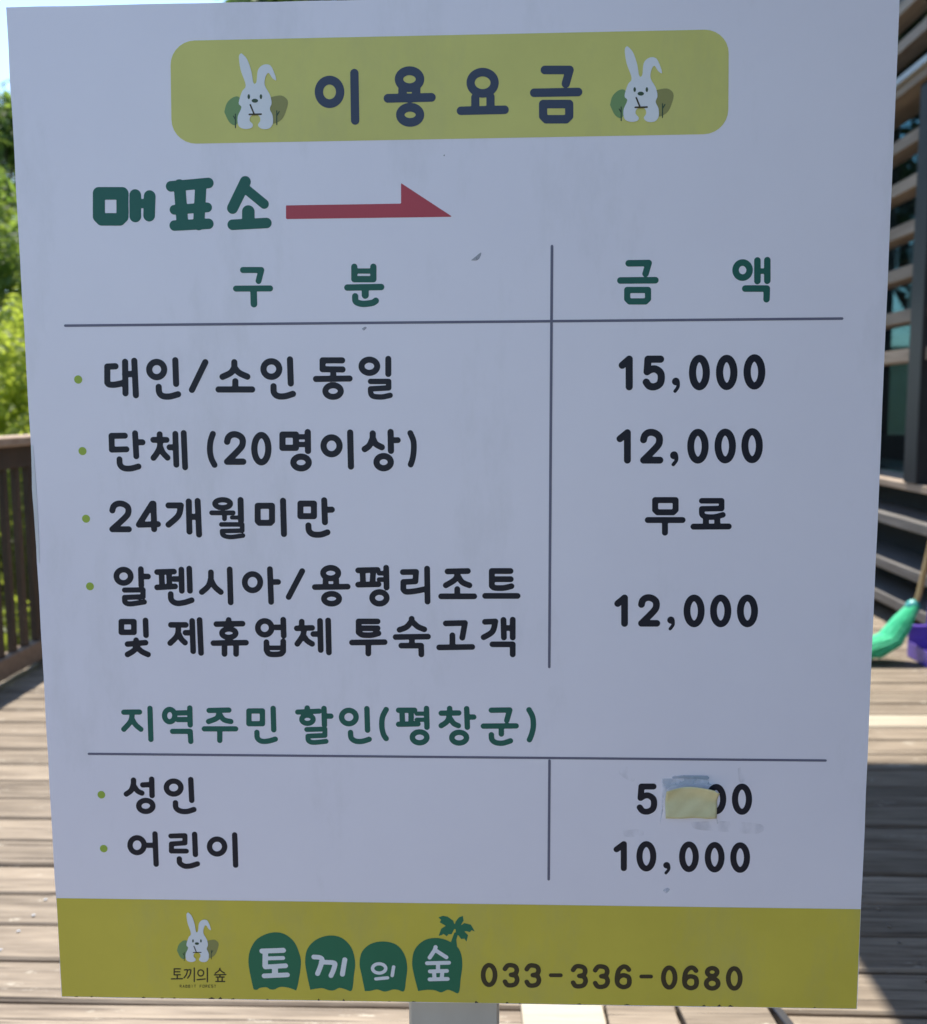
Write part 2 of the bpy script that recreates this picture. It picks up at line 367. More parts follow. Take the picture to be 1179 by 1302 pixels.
railing('deck_railing', (-2.15, -3.0, 0), (-2.15, 8.45, 0), 'dark wooden railing with pale cap running along the deck beside the trees', (.05, 1.9, 3.75, 5.6, 7.42, 9.25, 11.4))
railing('deck_railing', (-2.08, 8.5, 0), (2.2, 8.5, 0), 'dark wooden railing across the far end of the deck behind the sign', (.12, 2.1, 4.2))

# ---- building on the right
bld = empty('timber_building', (2.3, 3.0, 0)); tag(bld, 'timber building with horizontal wooden slats over teal glass, beside the deck', 'building')
XF = 2.2
Yb0, Yb1 = -3.2, 9.4
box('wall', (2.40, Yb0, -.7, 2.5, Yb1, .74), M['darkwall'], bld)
box('wall', (6.0, Yb0, -.7, 6.1, Yb1, 2.5), M['interior'], bld)  # back wall stops low; open strip above added to brighten the room
for q in range(8): box('light_opening_post', (6.0, Yb0+q*1.786, 2.502, 6.1, Yb0+.1+q*1.786, 3.9), M['charcoal'], bld)
box('wall', (2.5, Yb1-.1, -.7, 6.0, Yb1, .9), M['siding'], bld)  # low end wall; window above added to brighten the view through the glass
for q in range(4): box('added_end_post', (2.5+q*1.13, Yb1-.1, .902, 2.61+q*1.13, Yb1, 3.9), M['charcoal'], bld)
box('wall', (2.5, Yb0, -.7, 6.0, Yb0+.1, 3.9), M['siding'], bld)
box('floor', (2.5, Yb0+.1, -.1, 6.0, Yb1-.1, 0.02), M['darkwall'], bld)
box('fascia', (2.36, Yb0, 3.42, 2.5, Yb1, 3.9), M['siding'], bld)
box('roof', (1.95, Yb0-.3, 3.905, 6.3, Yb1+.3, 4.02), M['charcoal'], bld)
box('sill', (2.16, Yb0, .742, 2.5, Yb1, .782), M['slat'], bld, .004)
posts = [5.045+1.35*k for k in range(-6, 4)]
gl = bpy.data.materials.new('tinted_glass'); gl.use_nodes = True
N = gl.node_tree.nodes; Lk = gl.node_tree.links; N.clear()
out = N.new('ShaderNodeOutputMaterial'); mix = N.new('ShaderNodeMixShader'); tr = N.new('ShaderNodeBsdfTransparent'); gs = N.new('ShaderNodeBsdfGlossy'); fr = N.new('ShaderNodeLayerWeight'); pw = N.new('ShaderNodeMath'); pw.operation = 'POWER'; pw.inputs[1].default_value = 4.0; ma = N.new('ShaderNodeMath'); ma.operation = 'MULTIPLY_ADD'; ma.inputs[1].default_value = .6; ma.inputs[2].default_value = .05; fr.inputs[0].default_value = .5
tr.inputs[0].default_value = (.52, .62, .63, 1); gs.inputs['Roughness'].default_value = .02; 
Lk.new(fr.outputs['Facing'], pw.inputs[0]); Lk.new(pw.outputs[0], ma.inputs[0]); Lk.new(ma.outputs[0], mix.inputs[0]); Lk.new(tr.outputs[0], mix.inputs[1]); Lk.new(gs.outputs[0], mix.inputs[2]); Lk.new(mix.outputs[0], out.inputs[0])
box('added_end_pane', (2.5, Yb1-.055, .905, 6.0, Yb1-.045, 3.9), gl, bld)
for i, p in enumerate(posts):
    box('post', (2.15, p-.075, .784, 2.36, p+.075, 2.80), M['charcoal'], bld, .004)
    if i < len(posts)-1:
        a, b = p+.077, posts[i+1]-.077
        box('glass_pane', (2.41, p+.01, .79, 2.422, posts[i+1]-.01, 3.41), gl, bld)
        me = None
        for z in (1.45, 1.66, 1.89, 2.115, 2.347, 2.578):
            if me is None:
                o = box('slat', (2.17, a, -.033, 2.29, b, .033), M['slat'], bld, .003); me = o.data; base = o.location.copy(); o.location.z = base.z+z
            else: o = link('slat', me, None, bld, loc=(base.x, base.y, base.z+z))
            o.location.x += random.uniform(-.004, .004); o.rotation_euler.y = math.radians(-8)*0
box('beam', (2.12, Yb0, 2.80, 2.36, Yb1, 2.872), M['slat'], bld, .004)
box('beam_sunlit_lip', (2.095, Yb0, 2.852, 2.118, Yb1, 2.884), M['sunlit_lip'], bld)  # pale lip standing in for the sunlit top edge of the beam
for z in (3.10, 3.30): box('slat', (2.17, Yb0, z-.03, 2.29, Yb1, z+.03), M['slat'], bld, .003)
for z in (.57, .32, .13):
    box('siding_board', (2.13, Yb0, z-.028, 2.395, Yb1, z+.028), M['siding'], bld, .004)
for p in posts: box('mullion', (2.424, p-.03, .784, 2.49, p+.03, 3.415), M['charcoal'], bld)
shade_block = empty('sky_blocker', (1.5, -2.3, 0)); tag(shade_block, 'dark boarded booth added to keep sky light off the deck', 'blocker')  # unseen block added to cut sky light on the shaded deck
for q in range(15): box('wall_board', (.80, -1.02, .004+q*.222, 2.10, -.98, .222+q*.222), M['siding'], shade_block); box('wall_board', (.78, -3.1, .004+q*.222, .82, -1.022, .222+q*.222), M['siding'], shade_block)
box('roof', (.72, -3.15, 3.335, 2.1, -.92, 3.39), M['charcoal'], shade_block)
# boarded canopy reaching out over the deck, its shade falls on the right of the deck
can = empty('deck_canopy', (2.1, 2.0, 3.4)); tag(can, 'flat timber canopy reaching from the building over the deck', 'canopy')
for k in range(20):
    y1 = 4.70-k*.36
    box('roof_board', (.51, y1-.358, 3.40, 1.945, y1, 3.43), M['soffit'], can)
box('shade_fascia_board', (.487, -2.51, 3.22, .508, 4.70, 3.44), M['soffit'], can)  # hanging board added to deepen the shade under the canopy
for y in (4.5, 2.7, .9): box('bracket', (.62, y-.04, 3.26, 2.355, y+.04, 3.398), M['charcoal'], can)
# tan lump added behind the glass in place of a reflection
bm = bmesh.new()
for k in range(12):
    for q in range(20): pass
prof = [(0.0, .12), (.03, .155), (.07, .165), (.11, .15), (.15, .11), (.175, .05), (.18, .0)]
rings = [[bm.verts.new((2.62+r*.6*math.cos(a*math.pi/10)*(1+.05*math.sin(a*1.7)), 5.52+r*math.sin(a*math.pi/10), .80+z*(1+.06*math.sin(a*.9)))) for a in range(20)] for z, r in prof[:-1]]
for i in range(len(rings)-1):
    for a in range(20): bm.faces.new((rings[i][a], rings[i][(a+1) % 20], rings[i+1][(a+1) % 20], rings[i+1][a]))
bm.faces.new(rings[-1]); bm.faces.new(rings[0][::-1])
tag(from_bm('reflection_lump', bm, noisy('tan_reflection_tone', (.36, .30, .22), (.52, .46, .36), (1, 1, 1), 14, (.8, .9), .5, .01), smooth=True), 'tan rounded bundle added behind the window glass, standing in for a reflection', 'lump')
box_o = box('window_shelf', (2.50, Yb0+.1, .74, 2.85, Yb1-.1, .795), M['slat'], bld, .003)

# ---- broom and dustpan
br = empty('broom', (1.80, 4.42, 0)); tag(br, 'green plastic broom with wooden handle, bristles curling on the deck', 'broom')
gm = noisy('green_plastic_bristles', (.06, .62, .32), (.16, .80, .47), (1, 1, 1), 40, (.35, .5), .2, .001)
tipc, neck = Vector((1.70, 4.40, .03)), Vector((1.952, 4.47, .255))
bend = tipc.lerp(neck, .42)+Vector((.025, 0, -.022))
ax = (neck-bend).normalized(); sd = ax.cross(Vector((0, 1, 0))).normalized(); wd = ax.cross(sd).normalized()
bm = bmesh.new()
for k in range(620):
    a = random.uniform(0, 2*math.pi); r = math.sqrt(random.random())
    e = (wd*1.25*math.cos(a) + sd*.8*math.sin(a))*r
    p0 = neck+e*.026; p1 = neck.lerp(bend, .45)+e*.048; p2 = bend+e*.062
    p3 = tipc+Vector((0, 0, .02))+e*.060+Vector((random.uniform(-.05, .035), 0, random.uniform(-.012, .012))); p3.z = max(p3.z, .006); p2.z = max(p2.z, .012)
    tube_bm(bm, [p0, p1, p2, p3], [.0028, .0034, .0034, .0016], 4)
from_bm('bristles', bm, gm, br)
bm = bmesh.new()
tube_bm(bm, [neck-ax*.030, neck-ax*.022, neck-ax*.004, neck+ax*.014, neck+ax*.026], [.026, .033, .034, .029, .016], 16)
from_bm('binding', bm, noisy('teal_plastic_binding', (.05, .30, .30), (.10, .46, .44), (1, 1, 1), 60, (.3, .45), .3, .002), br, smooth=True)
bm = bmesh.new(); top = Vector((2.11, 4.36, 1.30))
tube_bm(bm, [neck+ax*.012, neck.lerp(top, .05)+Vector((.012, 0, 0)), neck.lerp(top, .65), top], [.0135, .0135, .0125, .0115], 12)
from_bm('handle', bm, noisy('bamboo_handle', (.42, .28, .13), (.58, .42, .22), (8, 8, 1), 5, (.4, .55), .2, .001), br, smooth=True)
dp = empty('dustpan', (2.02, 4.36, 0)); tag(dp, 'purple plastic dustpan on the deck beside the broom', 'dustpan')
pm = noisy('purple_plastic', (.15, .09, .52), (.19, .12, .62), (1, 1, 1), 12, (.3, .42), .05, .001)
bm = bmesh.new()
x0, x1, y0, y1 = 1.955, 2.115, 4.26, 4.52
box_bm(bm, x0, y0, .004, x1, y1, .010)
box_bm(bm, x0, y0, .011, x0+.006, y1, .075); box_bm(bm, x0, y1-.006, .0765, x1, y1, .14); box_bm(bm, x0+.007, y1-.006, .011, x1, y1-.0002, .0755); box_bm(bm, x1-.006, y0, .011, x1, y1-.007, .075)
from_bm('pan', bm, pm, dp)
bm = bmesh.new(); box_bm(bm, x0-.004, y1-.016, .141, x1+.004, y1+.006, .152, .003); bmesh.ops.recalc_face_normals(bm, faces=bm.faces); from_bm('rim', bm, pm, dp)
bm = bmesh.new(); tube_bm(bm, [(2.05, y1-.004, .153), (2.06, y1+.01, .30), (2.07, y1+.02, .62)], [.014, .011, .011], 10); from_bm('handle', bm, pm, dp, smooth=True)

# ================================================================== VEGETATION
def leaf_mat(name, c0, c1, tl, val=2.0):
    m = noisy(name, c0, c1, (1, 1, 1), 1.6, (.45, .6), 0, detail=4, lo=.35, hi=.65)
    t = m.node_tree; b = t.nodes['Principled BSDF']; o = t.nodes['Material Output']
    tn = t.nodes.new('ShaderNodeBsdfTranslucent'); mx = t.nodes.new('ShaderNodeMixShader'); mx.inputs[0].default_value = tl
    hs = t.nodes.new('ShaderNodeHueSaturation'); hs.inputs['Value'].default_value = val; hs.inputs['Saturation'].default_value = 1.1; hs.inputs['Hue'].default_value = .485
    t.links.new(b.inputs['Base Color'].links[0].from_socket, hs.inputs['Color']); t.links.new(hs.outputs[0], tn.inputs[0])
    t.links.new(b.outputs[0], mx.inputs[1]); t.links.new(tn.outputs[0], mx.inputs[2]); t.links.new(mx.outputs[0], o.inputs[0])
    return m
LM = [leaf_mat('mid_green_leaves', (.06, .11, .025), (.14, .20, .045), .55, 2.3),
      leaf_mat('yellow_green_leaves', (.12, .165, .03), (.23, .28, .06), .6, 2.4),
      leaf_mat('dark_green_leaves', (.035, .07, .02), (.08, .13, .04), .45)]
BARK = noisy('grey_brown_bark', (.06, .045, .032), (.15, .12, .09), (6, 6, 1.2), 4, (.8, .95), .8, .02)
def leaf_mesh(centres, rads, nl, size):
    vs = []; fs = []
    cs = np.repeat(np.array(centres), nl, 0); rr = np.repeat(np.array(rads), nl)
    d = rng.normal(size=cs.shape); d /= np.linalg.norm(d, axis=1)[:, None]
    P = cs + d*(rr*rng.random(len(cs))**.45)[:, None]*np.array([1, 1, .72])
    s = size*rng.uniform(.6, 1.3, len(cs))
    nrm = d*.6+rng.normal(size=cs.shape)*.5+np.array([0, 0, .55]); nrm /= np.linalg.norm(nrm, axis=1)[:, None]
    a = np.cross(nrm, rng.normal(size=cs.shape)); a /= np.linalg.norm(a, axis=1)[:, None]; b = np.cross(nrm, a)
    base = P-a*s[:, None]; tip = P+a*s[:, None]-nrm*(s*.25)[:, None]; l = P+b*(s*.48)[:, None]; r = P-b*(s*.48)[:, None]
    V = np.stack([base, l, tip, r], 1).reshape(-1, 3)
    Fc = np.arange(len(V)).reshape(-1, 4)
    me = bpy.data.meshes.new('crown'); me.from_pydata(V.tolist(), [], Fc.tolist()); me.update(); return me
def tree_meshes(h, cw, cb, ncl, nl, size, seed):
    rd = random.Random(seed); bm = bmesh.new()
    lean = Vector((rd.uniform(-.06, .06), rd.uniform(-.06, .06), 1)); tp = [lean*(h*.85*k/6)+Vector((rd.uniform(-.04, .04)*k, rd.uniform(-.04, .04)*k, 0)) for k in range(7)]
    tr_ = h*.019; tube_bm(bm, tp, [tr_*(1.25-k*.18) if k < 6 else tr_*.15 for k in range(7)], 9)
    cen = []; rad = []
    for k in range(ncl):
        zf = rd.random()**.8; z = cb+(h-cb)*zf
        prof_ = math.sin(math.pi*min(1, .16+.84*zf)**.85)
        a = rd.uniform(0, 2*math.pi); r = cw*prof_*math.sqrt(rd.uniform(.12, 1))*rd.uniform(.75, 1.12)
        c = Vector((lean.x*z+r*math.cos(a), lean.y*z+r*math.sin(a), z)); cen.append(tuple(c)); rad.append(cw*rd.uniform(.17, .30))
        if k % 3 == 0:
            s = lean*max(cb*.6, z*.78-.3*r); tube_bm(bm, [s, s.lerp(c, .5)+Vector((0, 0, -.05*r)), c], [tr_*.42, tr_*.25, tr_*.07], 5, False)
    tm = bpy.data.meshes.new('trunk'); bm.to_mesh(tm); bm.free(); tm.materials.append(BARK)
    for p in tm.polygons: p.use_smooth = True
    return tm, leaf_mesh(cen, rad, nl, size)
kinds = []
for i, (h, cw, cb, ncl, nl, sz, mi) in enumerate(((6.2, 2.1, 1.4, 70, 150, .075, 0), (5.2, 1.9, .9, 64, 150, .07, 1), (8.2, 2.4, 2.0, 84, 150, .08, 2), (6.8, 1.8, 1.6, 60, 150, .075, 0))):
    t, l = tree_meshes(h, cw, cb, ncl, nl, sz, 50+i); l.materials.append(LM[mi]); kinds.append((t, l))
def tree(name, k, x, y, s, rz, label, cat='tree', group=None):
    o = empty(name, (x, y, hz(x, y)-.05)); o.rotation_euler.z = rz; o.scale = (s, s, s); tag(o, label, cat, group)
    link('trunk', kinds[k][0], None, o, loc=(0, 0, 0)); link('crown', kinds[k][1], None, o, loc=(0, 0, 0))
TR = [('leafy_tree', 0, -5.9, 11.0, .74, .4, 'rounded mid green leafy tree close behind the railing', None),
      ('leafy_tree', 0, -7.6, 14.6, .98, 2.0, 'mid green tree standing beyond the rounded tree by the railing', None),
      ('leafy_tree', 2, -8.6, 18.5, 1.0, 1.1, 'tall dark tree rising over the corner of the sign', None)]
for k, x, y, s, rz in ((3, -11.0, 16.0, .9, 3.0), (0, -3.0, 21.0, .95, 4.0), (2, 1.5, 24.0, .9, 5.0), (1, 4.0, 19.0, .9, .9), (3, -1.0, 15.0, .8, 2.2), (0, -15.0, 21.0, 1.1, 1.7),
                       (3, -11.5, 10.0, 1.0, .2), (0, -7.6, 6.2, 1.05, 2.9), (2, -7.4, 2.6, .85, .9), (3, -7.0, -.8, 1.0, 3.9), (1, -7.4, -4.2, 1.15, 5.1), (2, -10.5, -1.5, 1.0, 2.1)):  # row on the left added to block low sky from the shaded deck
    TR.append(('leafy_tree', k, x, y, s, rz, None, 'trees on the slope'))
for k, x, y, s, rz in ((2, .9, 15.0, 1.5, .3), (2, .4, 12.6, 1.55, 1.9), (3, 3.0, 13.6, 1.9, 4.4), (2, 6.4, 13.0, 1.6, 3.3), (0, 1.2, 17.0, 2.1, 5.6), (2, -1.2, 18.5, 1.8, 2.7)):  # tall trees added to screen bright sky from the shaded deck
    TR.append(('sky_screen_tree', k, x, y, s, rz, 'tall tree added behind the far railing to screen the sky', 'added tall trees screening the sky'))
for nm, k, x, y, s, rz, lb, gp in TR:
    tree(nm, k, x, y, s, rz, lb or 'leafy tree on the slope beyond the deck railings', 'tree', gp)
# shrubs just outside the railing
sc = []; sr = []
rd = random.Random(3)
for k in range(26):
    a = rd.uniform(0, 6.28); r = rd.uniform(0, .62); z = rd.uniform(.25, 1.35)*(1-.35*r); sc.append((r*math.cos(a), r*math.sin(a), z)); sr.append(rd.uniform(.2, .34))
bc = []; brr = []
for k in range(100):
    a = rd.uniform(0, 6.28); z = rd.uniform(.3, 2.75); r = 1.25*math.sqrt(rd.random())*math.sin(math.pi*min(1, .25+.75*(1-z/3.1)))+.1
    bc.append((r*math.cos(a), r*math.sin(a), z)); brr.append(rd.uniform(.24, .42))
bsl = leaf_mesh(bc, brr, 150, .048); bsl.name = 'foliage'; bsl.materials.append(LM[1])
shl = leaf_mesh(sc, sr, 130, .05); shl.name = 'foliage'; shl.materials.append(LM[1])
bm = bmesh.new()
for k in range(9): tube_bm(bm, [(0, 0, 0), Vector(sc[k])*.5, sc[k]], [.02, .014, .005], 5, False)
shs = bpy.data.meshes.new('stems'); bm.to_mesh(shs); bm.free(); shs.materials.append(BARK)
for k, (x, y, s) in enumerate(((-3.3, 5.3, 1.0), (-3.9, 7.2, 2.1), (-2.9, 8.6, 1.3), (-4.9, 9.0, 1.9), (-5.3, 6.6, 1.7), (-2.6, 10.2, 1.2), (-.8, 10.0, 1.2), (.9, 10.3, 1.25), (2.4, 10.9, 1.3), (-5.4, 4.6, 1.3), (-3.5, 3.9, 1.0))):
    o = empty('shrub', (x, y, hz(x, y)-.04)); o.rotation_euler.z = k*1.7; o.scale = (s, s, s*rd.uniform(.9, 1.15))
    if s > 1.6: tag(o, {1.7: 'big shrub well out from the railing, screening the railing from the slope', 1.9: 'big yellow green shrub at the foot of the rounded mid green tree'}.get(s, 'tall yellow green shrub showing above the railing cap beside the sign'), 'shrub')
    else: tag(o, 'low bright green shrub growing just outside the deck railing', 'shrub', 'shrubs outside the railing')
    if s > 1.6: o.scale = (s/2.1, s/2.1, s/2.1)
    link('foliage', bsl if s > 1.6 else shl, None, o, loc=(0, 0, 0)); link('stems', shs, None, o, loc=(0, 0, 0))

# ================================================================== THE SIGN
sg = empty('price_sign', (-.05, YS+.03, 0)); tag(sg, 'white price board with mustard header and footer standing on a grey post', 'sign')
XL, XR, ZT, ZB = -.49433, .39586, 1.60298, .53614
bm = bmesh.new(); TH = .012
# panel with a slightly uneven outline
def edge(a, b, n, amp):
    out_ = []
    for k in range(n):
        t = k/n; p = Vector(a).lerp(Vector(b), t); out_.append(p+Vector((random.uniform(-amp, amp), random.uniform(-amp, amp))) if 0 < k else p)
    return out_
ol = edge((XL, ZB), (XR, ZB), 26, .0004)+edge((XR, ZB), (XR, ZT), 26, .0003)+edge((XR, ZT), (XL, ZT), 26, .0003)+edge((XL, ZT), (XL, ZB), 30, .0004)
fv = [bm.verts.new((p.x, YS, p.y)) for p in ol]; bv = [bm.verts.new((p.x, YS+TH, p.y)) for p in ol]
bm.faces.new(fv); bm.faces.new(bv[::-1]); nn = len(ol)
for k in range(nn): bm.faces.new((fv[k], bv[k], bv[(k+1) % nn], fv[(k+1) % nn]))
bmesh.ops.recalc_face_normals(bm, faces=bm.faces)
panel = from_bm('panel', bm, M['panel'], sg)
# post, braces and base
box('post', (board(520, 1288)[0]*1.014, YS+TH+.002, .012, board(635, 1288)[0]*1.014, YS+TH+.052, 1.45), M['post'], sg, .003)
for z in (.75, 1.35): box('brace', (-.36, YS+TH+.0005, z-.02, .26, YS+TH+.0018, z+.02), M['post'], sg)
bm = bmesh.new(); box_bm(bm, -.36, YS-.10, .006, .19, YS+.20, .014, .002); bmesh.ops.recalc_face_normals(bm, faces=bm.faces); from_bm('base_plate', bm, M['post'], sg)
for i, (xa, xb, sk) in enumerate(((.045, .205, .015), (.212, .346, .006), (.352, .525, .045))):
    bm = bmesh.new(); box_bm(bm, xa, 1.24, .0042, xb, 1.805-.004*i, .026, .002)
    for v in bm.verts: v.co.x -= (v.co.y-1.8)*sk*2.2
    bmesh.ops.recalc_face_normals(bm, faces=bm.faces); tag(from_bm('loose_board', bm, M['deck'] if i else M['pale_plank']), ('pale loose board lying on the deck beside the sign post', 'narrow grey loose board lying beside the pale one', 'wide grey loose board lying beside the dark shade strip')[i], 'board')
bm = bmesh.new(); box_bm(bm, .535, 1.24, .005, .553, 1.81, .022, .002)  # dark strip standing in for the shaded gap beside the boards
for v in bm.verts: v.co.x -= (v.co.y-1.8)*.2
bmesh.ops.recalc_face_normals(bm, faces=bm.faces); tag(from_bm('shade_gap_strip', bm, M['charcoal']), 'thin dark strip standing in for a shaded gap beside the loose boards', 'shade strip')

PX = (0, 0, 1)
# header band (rounded) and footer band
def rounded(q, r, n=7):
    q = [np.array(p, float) for p in q]; out_ = []
    for i in range(4):
        p = q[i]; a = q[i-1]-p; b = q[(i+1) % 4]-p; a /= np.linalg.norm(a); b /= np.linalg.norm(b)
        s, e = p+a*r, p+b*r; c = p+a*r+b*r
        for k in range(n+1):
            t = math.pi/2*k/n; out_.append(tuple(c-b*r*math.cos(t)-a*r*math.sin(t)))
    return out_
hb = Art().poly(PX, rounded([(216.5, 52), (927, 37), (926, 170), (218.5, 183)], 31)).build('header_band', M['ban'], sg, 1)
z1 = board(75, 1142)[1]; z2 = board(1092, 1156)[1]
me = bpy.data.meshes.new('footer_band'); yb = YS-.0002; m_ = .0006
me.from_pydata([(XL+m_, yb, ZB+m_), (XR-m_, yb, ZB+m_), (XR-m_, yb, z2), (XL+m_, yb, z1)], [], [(0, 1, 2, 3)]); link('footer_band', me, M['foot'], sg)

A_ = (200, 20, 3.1026); B_ = (560, 20, 3.1026); C_ = (80, 200, 3.93); D_ = (280, 310, 2.807); E_ = (690, 300, 3.023)
F_ = (80, 430, 3.93); G_ = (370, 430, 3.803); H_ = (690, 520, 3.803); I_ = (80, 610, 3.1865); J_ = (380, 700, 3.5727)
K_ = (130, 880, 4.0655); L_ = (370, 880, 3.4676); M_ = (760, 960, 4.716); N_ = (200, 1140, 5.359); O_ = (380, 1140, 4.9125); P_ = (590, 1190, 3.1026); Q_ = (340, 535, 5.895)

def lettering(art, m, layer=1, label=None, parent=None, name='lettering', cell=.0008):
    o = art.build(name, m, parent or sg, layer, cell)
    if label: o['label'] = label
    return o
lettering(Art().text(A_, 'O 622 238 738 363; L 778 227 781 413; O 938 201 1053 300; L 968 285 968 322; L 1022 285 1022 320; L 910 326 1082 322; O 943 345 1053 437', 32)
          .text(B_, 'O 104 207 230 322; L 138 322 138 368; L 198 320 198 366; L 81 375 254 371; L 412 214 510 214; L 510 214 495 268; L 370 304 544 301; U 390 333 524 424', 31), M['title'], 2, 'slate blue title lettering on the header band')
lettering(Art().text(C_, 'U 150 150 328 340 @60; L 362 190 362 294 @58; L 434 195 431 290 @58; L 362 232 432 230 @44; L 540 145 728 128 @50; L 583 140 598 335 @58; L 690 135 679 335 @56; L 557 262 722 250 @46; L 558 341 728 332 @50; L 912 122 848 254 @54; L 905 150 1006 233 @46; L 927 272 927 325 @62; L 848 337 1018 328 @50', 50), M['green'], 1, 'large rounded dark green lettering before the red arrow')
Art().poly(A_, [(508, 748), (962, 741), (962, 660), (1165, 793), (508, 802)]).build('arrow', M['red'], sg, 1)
for T, src, w in ((C_, 'L 900 563 992 563; L 992 563 978 618; L 865 656 1036 655; L 953 660 955 733 @33', 29),
                  (D_, 'L 479 82 479 125; L 547 82 547 125; L 479 97 547 97 @18; L 479 126 547 126; L 454 156 575 154; L 518 158 518 183 @25; S 482 187 484 205 500 213 520 214 545 210 556 203', 22),
                  (E_, 'L 331 105 408 104; L 408 104 396 145; L 299 171 434 170; U 314 196 417 263 @23', 24),
                  (E_, 'O 730 90 808 172; L 826 94 826 173; L 864 93 864 172; L 826 135 864 135 @20; L 779 202 862 202; L 862 202 861 243', 24)):
    lettering(Art().text(T, src, w), M['green'], 1, 'small dark green column heading lettering')
def num(art, T, s, boxes, w):
    for ch, b in zip(s, boxes): art.digit(T, ch, b, w)
    return art
a = Art().text(F_, 'L 222 142 263 140; L 222 142 222 222; S 222 222 232 231 262 232 308 222; L 311 118 313 275; L 357 113 365 285; L 311 180 357 178;'
  'O 416 103 522 210; L 562 110 566 228; S 479 243 482 272 500 289 535 291 576 280; L 712 120 645 258;'
  'L 857 120 857 150; S 857 145 840 172 798 193; S 857 145 880 172 922 192; L 862 215 862 245; L 778 256 946 256; O 987 100 1097 208; L 1135 106 1139 226; S 1053 240 1055 272 1075 289 1110 290 1150 278', 31)
a.text(G_, 'L 153 107 248 107; L 153 107 153 148; L 153 150 250 151; L 205 155 205 190; L 121 197 284 195; O 152 213 256 298; O 327 89 432 182; L 471 100 471 173; L 385 209 473 209 @26; L 473 209 473 240 @26; L 473 240 385 245 @26; S 385 245 387 268 400 281 440 284 480 276 @26', 29)
lettering(a, M['black'])
num(a := Art(), E_, '15,000', [(293, 460, 349, 593), (385, 460, 470, 592), (498, 545, 532, 603), (563, 457, 643, 593), (667, 457, 749, 592), (773, 455, 856, 590)], 27); lettering(a, M['black'])
a = Art().text(F_, 'L 243 488 310 487; L 243 488 245 550; L 245 557 318 555; L 361 475 367 590; L 367 520 398 520; S 283 605 286 632 305 649 340 651 378 641;'
  'L 484 480 484 500; L 452 508 518 508; S 486 510 484 545 470 575 453 598; S 486 540 500 572 523 597; L 533 545 560 545; L 562 478 567 632; L 604 474 611 645; S 750 478 738 515 735 560 742 600 758 633', 30)
num(a, F_, '20', [(805, 466, 917, 633), (941, 468, 1043, 636)], 32)
a.text(Q_, 'B 90 80 238 226; L 230 120 300 120 @40; L 230 178 300 178 @40; L 303 85 305 226; O 172 245 334 380; O 398 101 565 274; L 621 88 627 343; L 790 95 790 130; S 790 130 765 185 730 212; S 795 140 815 175 858 198; L 924 84 927 225; L 925 145 978 145 @44; O 795 241 949 379; S 1072 92 1095 150 1098 215 1090 280 1075 328 @44', 47)
lettering(a, M['black'])
num(a := Art(), H_, '12,000', [(358, 98, 430, 264), (472, 98, 584, 264), (617, 205, 662, 277), (700, 96, 803, 264), (832, 95, 935, 263), (962, 93, 1065, 262)], 33); lettering(a, M['black'])
a = Art().digit(I_, '2', (188, 85, 280, 213), 25)
a.text(I_, 'L 362 97 308 182; L 308 182 385 180; L 367 97 370 200; L 428 104 478 104; S 478 104 468 145 428 182; L 510 88 513 210; L 546 86 552 222; L 512 150 548 150;'
  'O 605 70 690 124 @22; L 603 134 690 134 @20; L 655 138 655 158 @20; L 720 82 722 165; L 685 153 715 153 @17; L 642 181 727 181 @19; L 727 181 727 205 @19; L 727 206 645 208 @19; S 645 208 650 225 680 232 730 226 @19;'
  'U 777 93 860 187; L 892 85 896 220; B 950 84 1030 160; L 1059 83 1062 172; L 1062 122 1090 121; S 995 185 998 208 1015 221 1045 222 1072 213', 25)
lettering(a, M['black'])
lettering(Art().text(H_, 'U 530 426 658 514; L 509 537 677 537; L 592 545 592 598; L 770 444 866 444 @27; L 866 444 866 481 @27; L 866 481 770 483 @27; S 770 483 772 510 790 521 830 522 872 512 @27; L 790 525 790 562; L 845 525 845 562; L 730 569 900 568', 29), M['black'])
a = Art().text(I_, 'O 205 352 287 430; L 316 362 318 428; L 318 392 345 392; L 250 447 325 446 @22; L 325 446 325 473 @22; L 325 474 250 477 @22; S 250 477 253 497 275 503 330 495 @22;'
  'L 382 374 450 372; L 400 378 402 430; L 430 376 432 428; L 382 436 455 432; L 450 402 470 402; L 480 364 482 450; L 512 360 515 450; S 437 463 440 487 460 500 490 498 522 488;'
  'L 600 375 600 400; S 600 398 590 430 563 455; S 600 405 615 433 640 455; L 676 363 680 497; O 725 370 812 460; L 839 362 844 495; L 845 414 872 414; L 970 370 915 475', 24)
a.text(J_, 'O 97 65 193 140; L 122 133 122 164; L 170 133 170 162; L 73 166 222 164; O 101 183 197 255; L 270 90 358 88; L 290 95 292 150; L 338 92 335 150; L 270 155 362 153; L 365 103 395 103 @22; L 365 132 395 132 @22; L 397 78 399 168; O 320 175 413 255;'
  'L 473 98 533 97; L 533 97 530 138; L 530 140 475 143; L 475 143 475 176; S 475 176 488 187 530 184 575 175; L 583 82 585 232; L 676 95 768 93; S 722 97 712 130 668 158; S 722 113 742 143 775 158; L 720 175 720 205; L 647 208 797 208;'
  'L 877 93 962 93; L 877 93 877 160; L 880 130 963 130; S 877 160 890 169 930 170 966 162; L 847 206 994 206', 27)
lettering(a, M['black'])
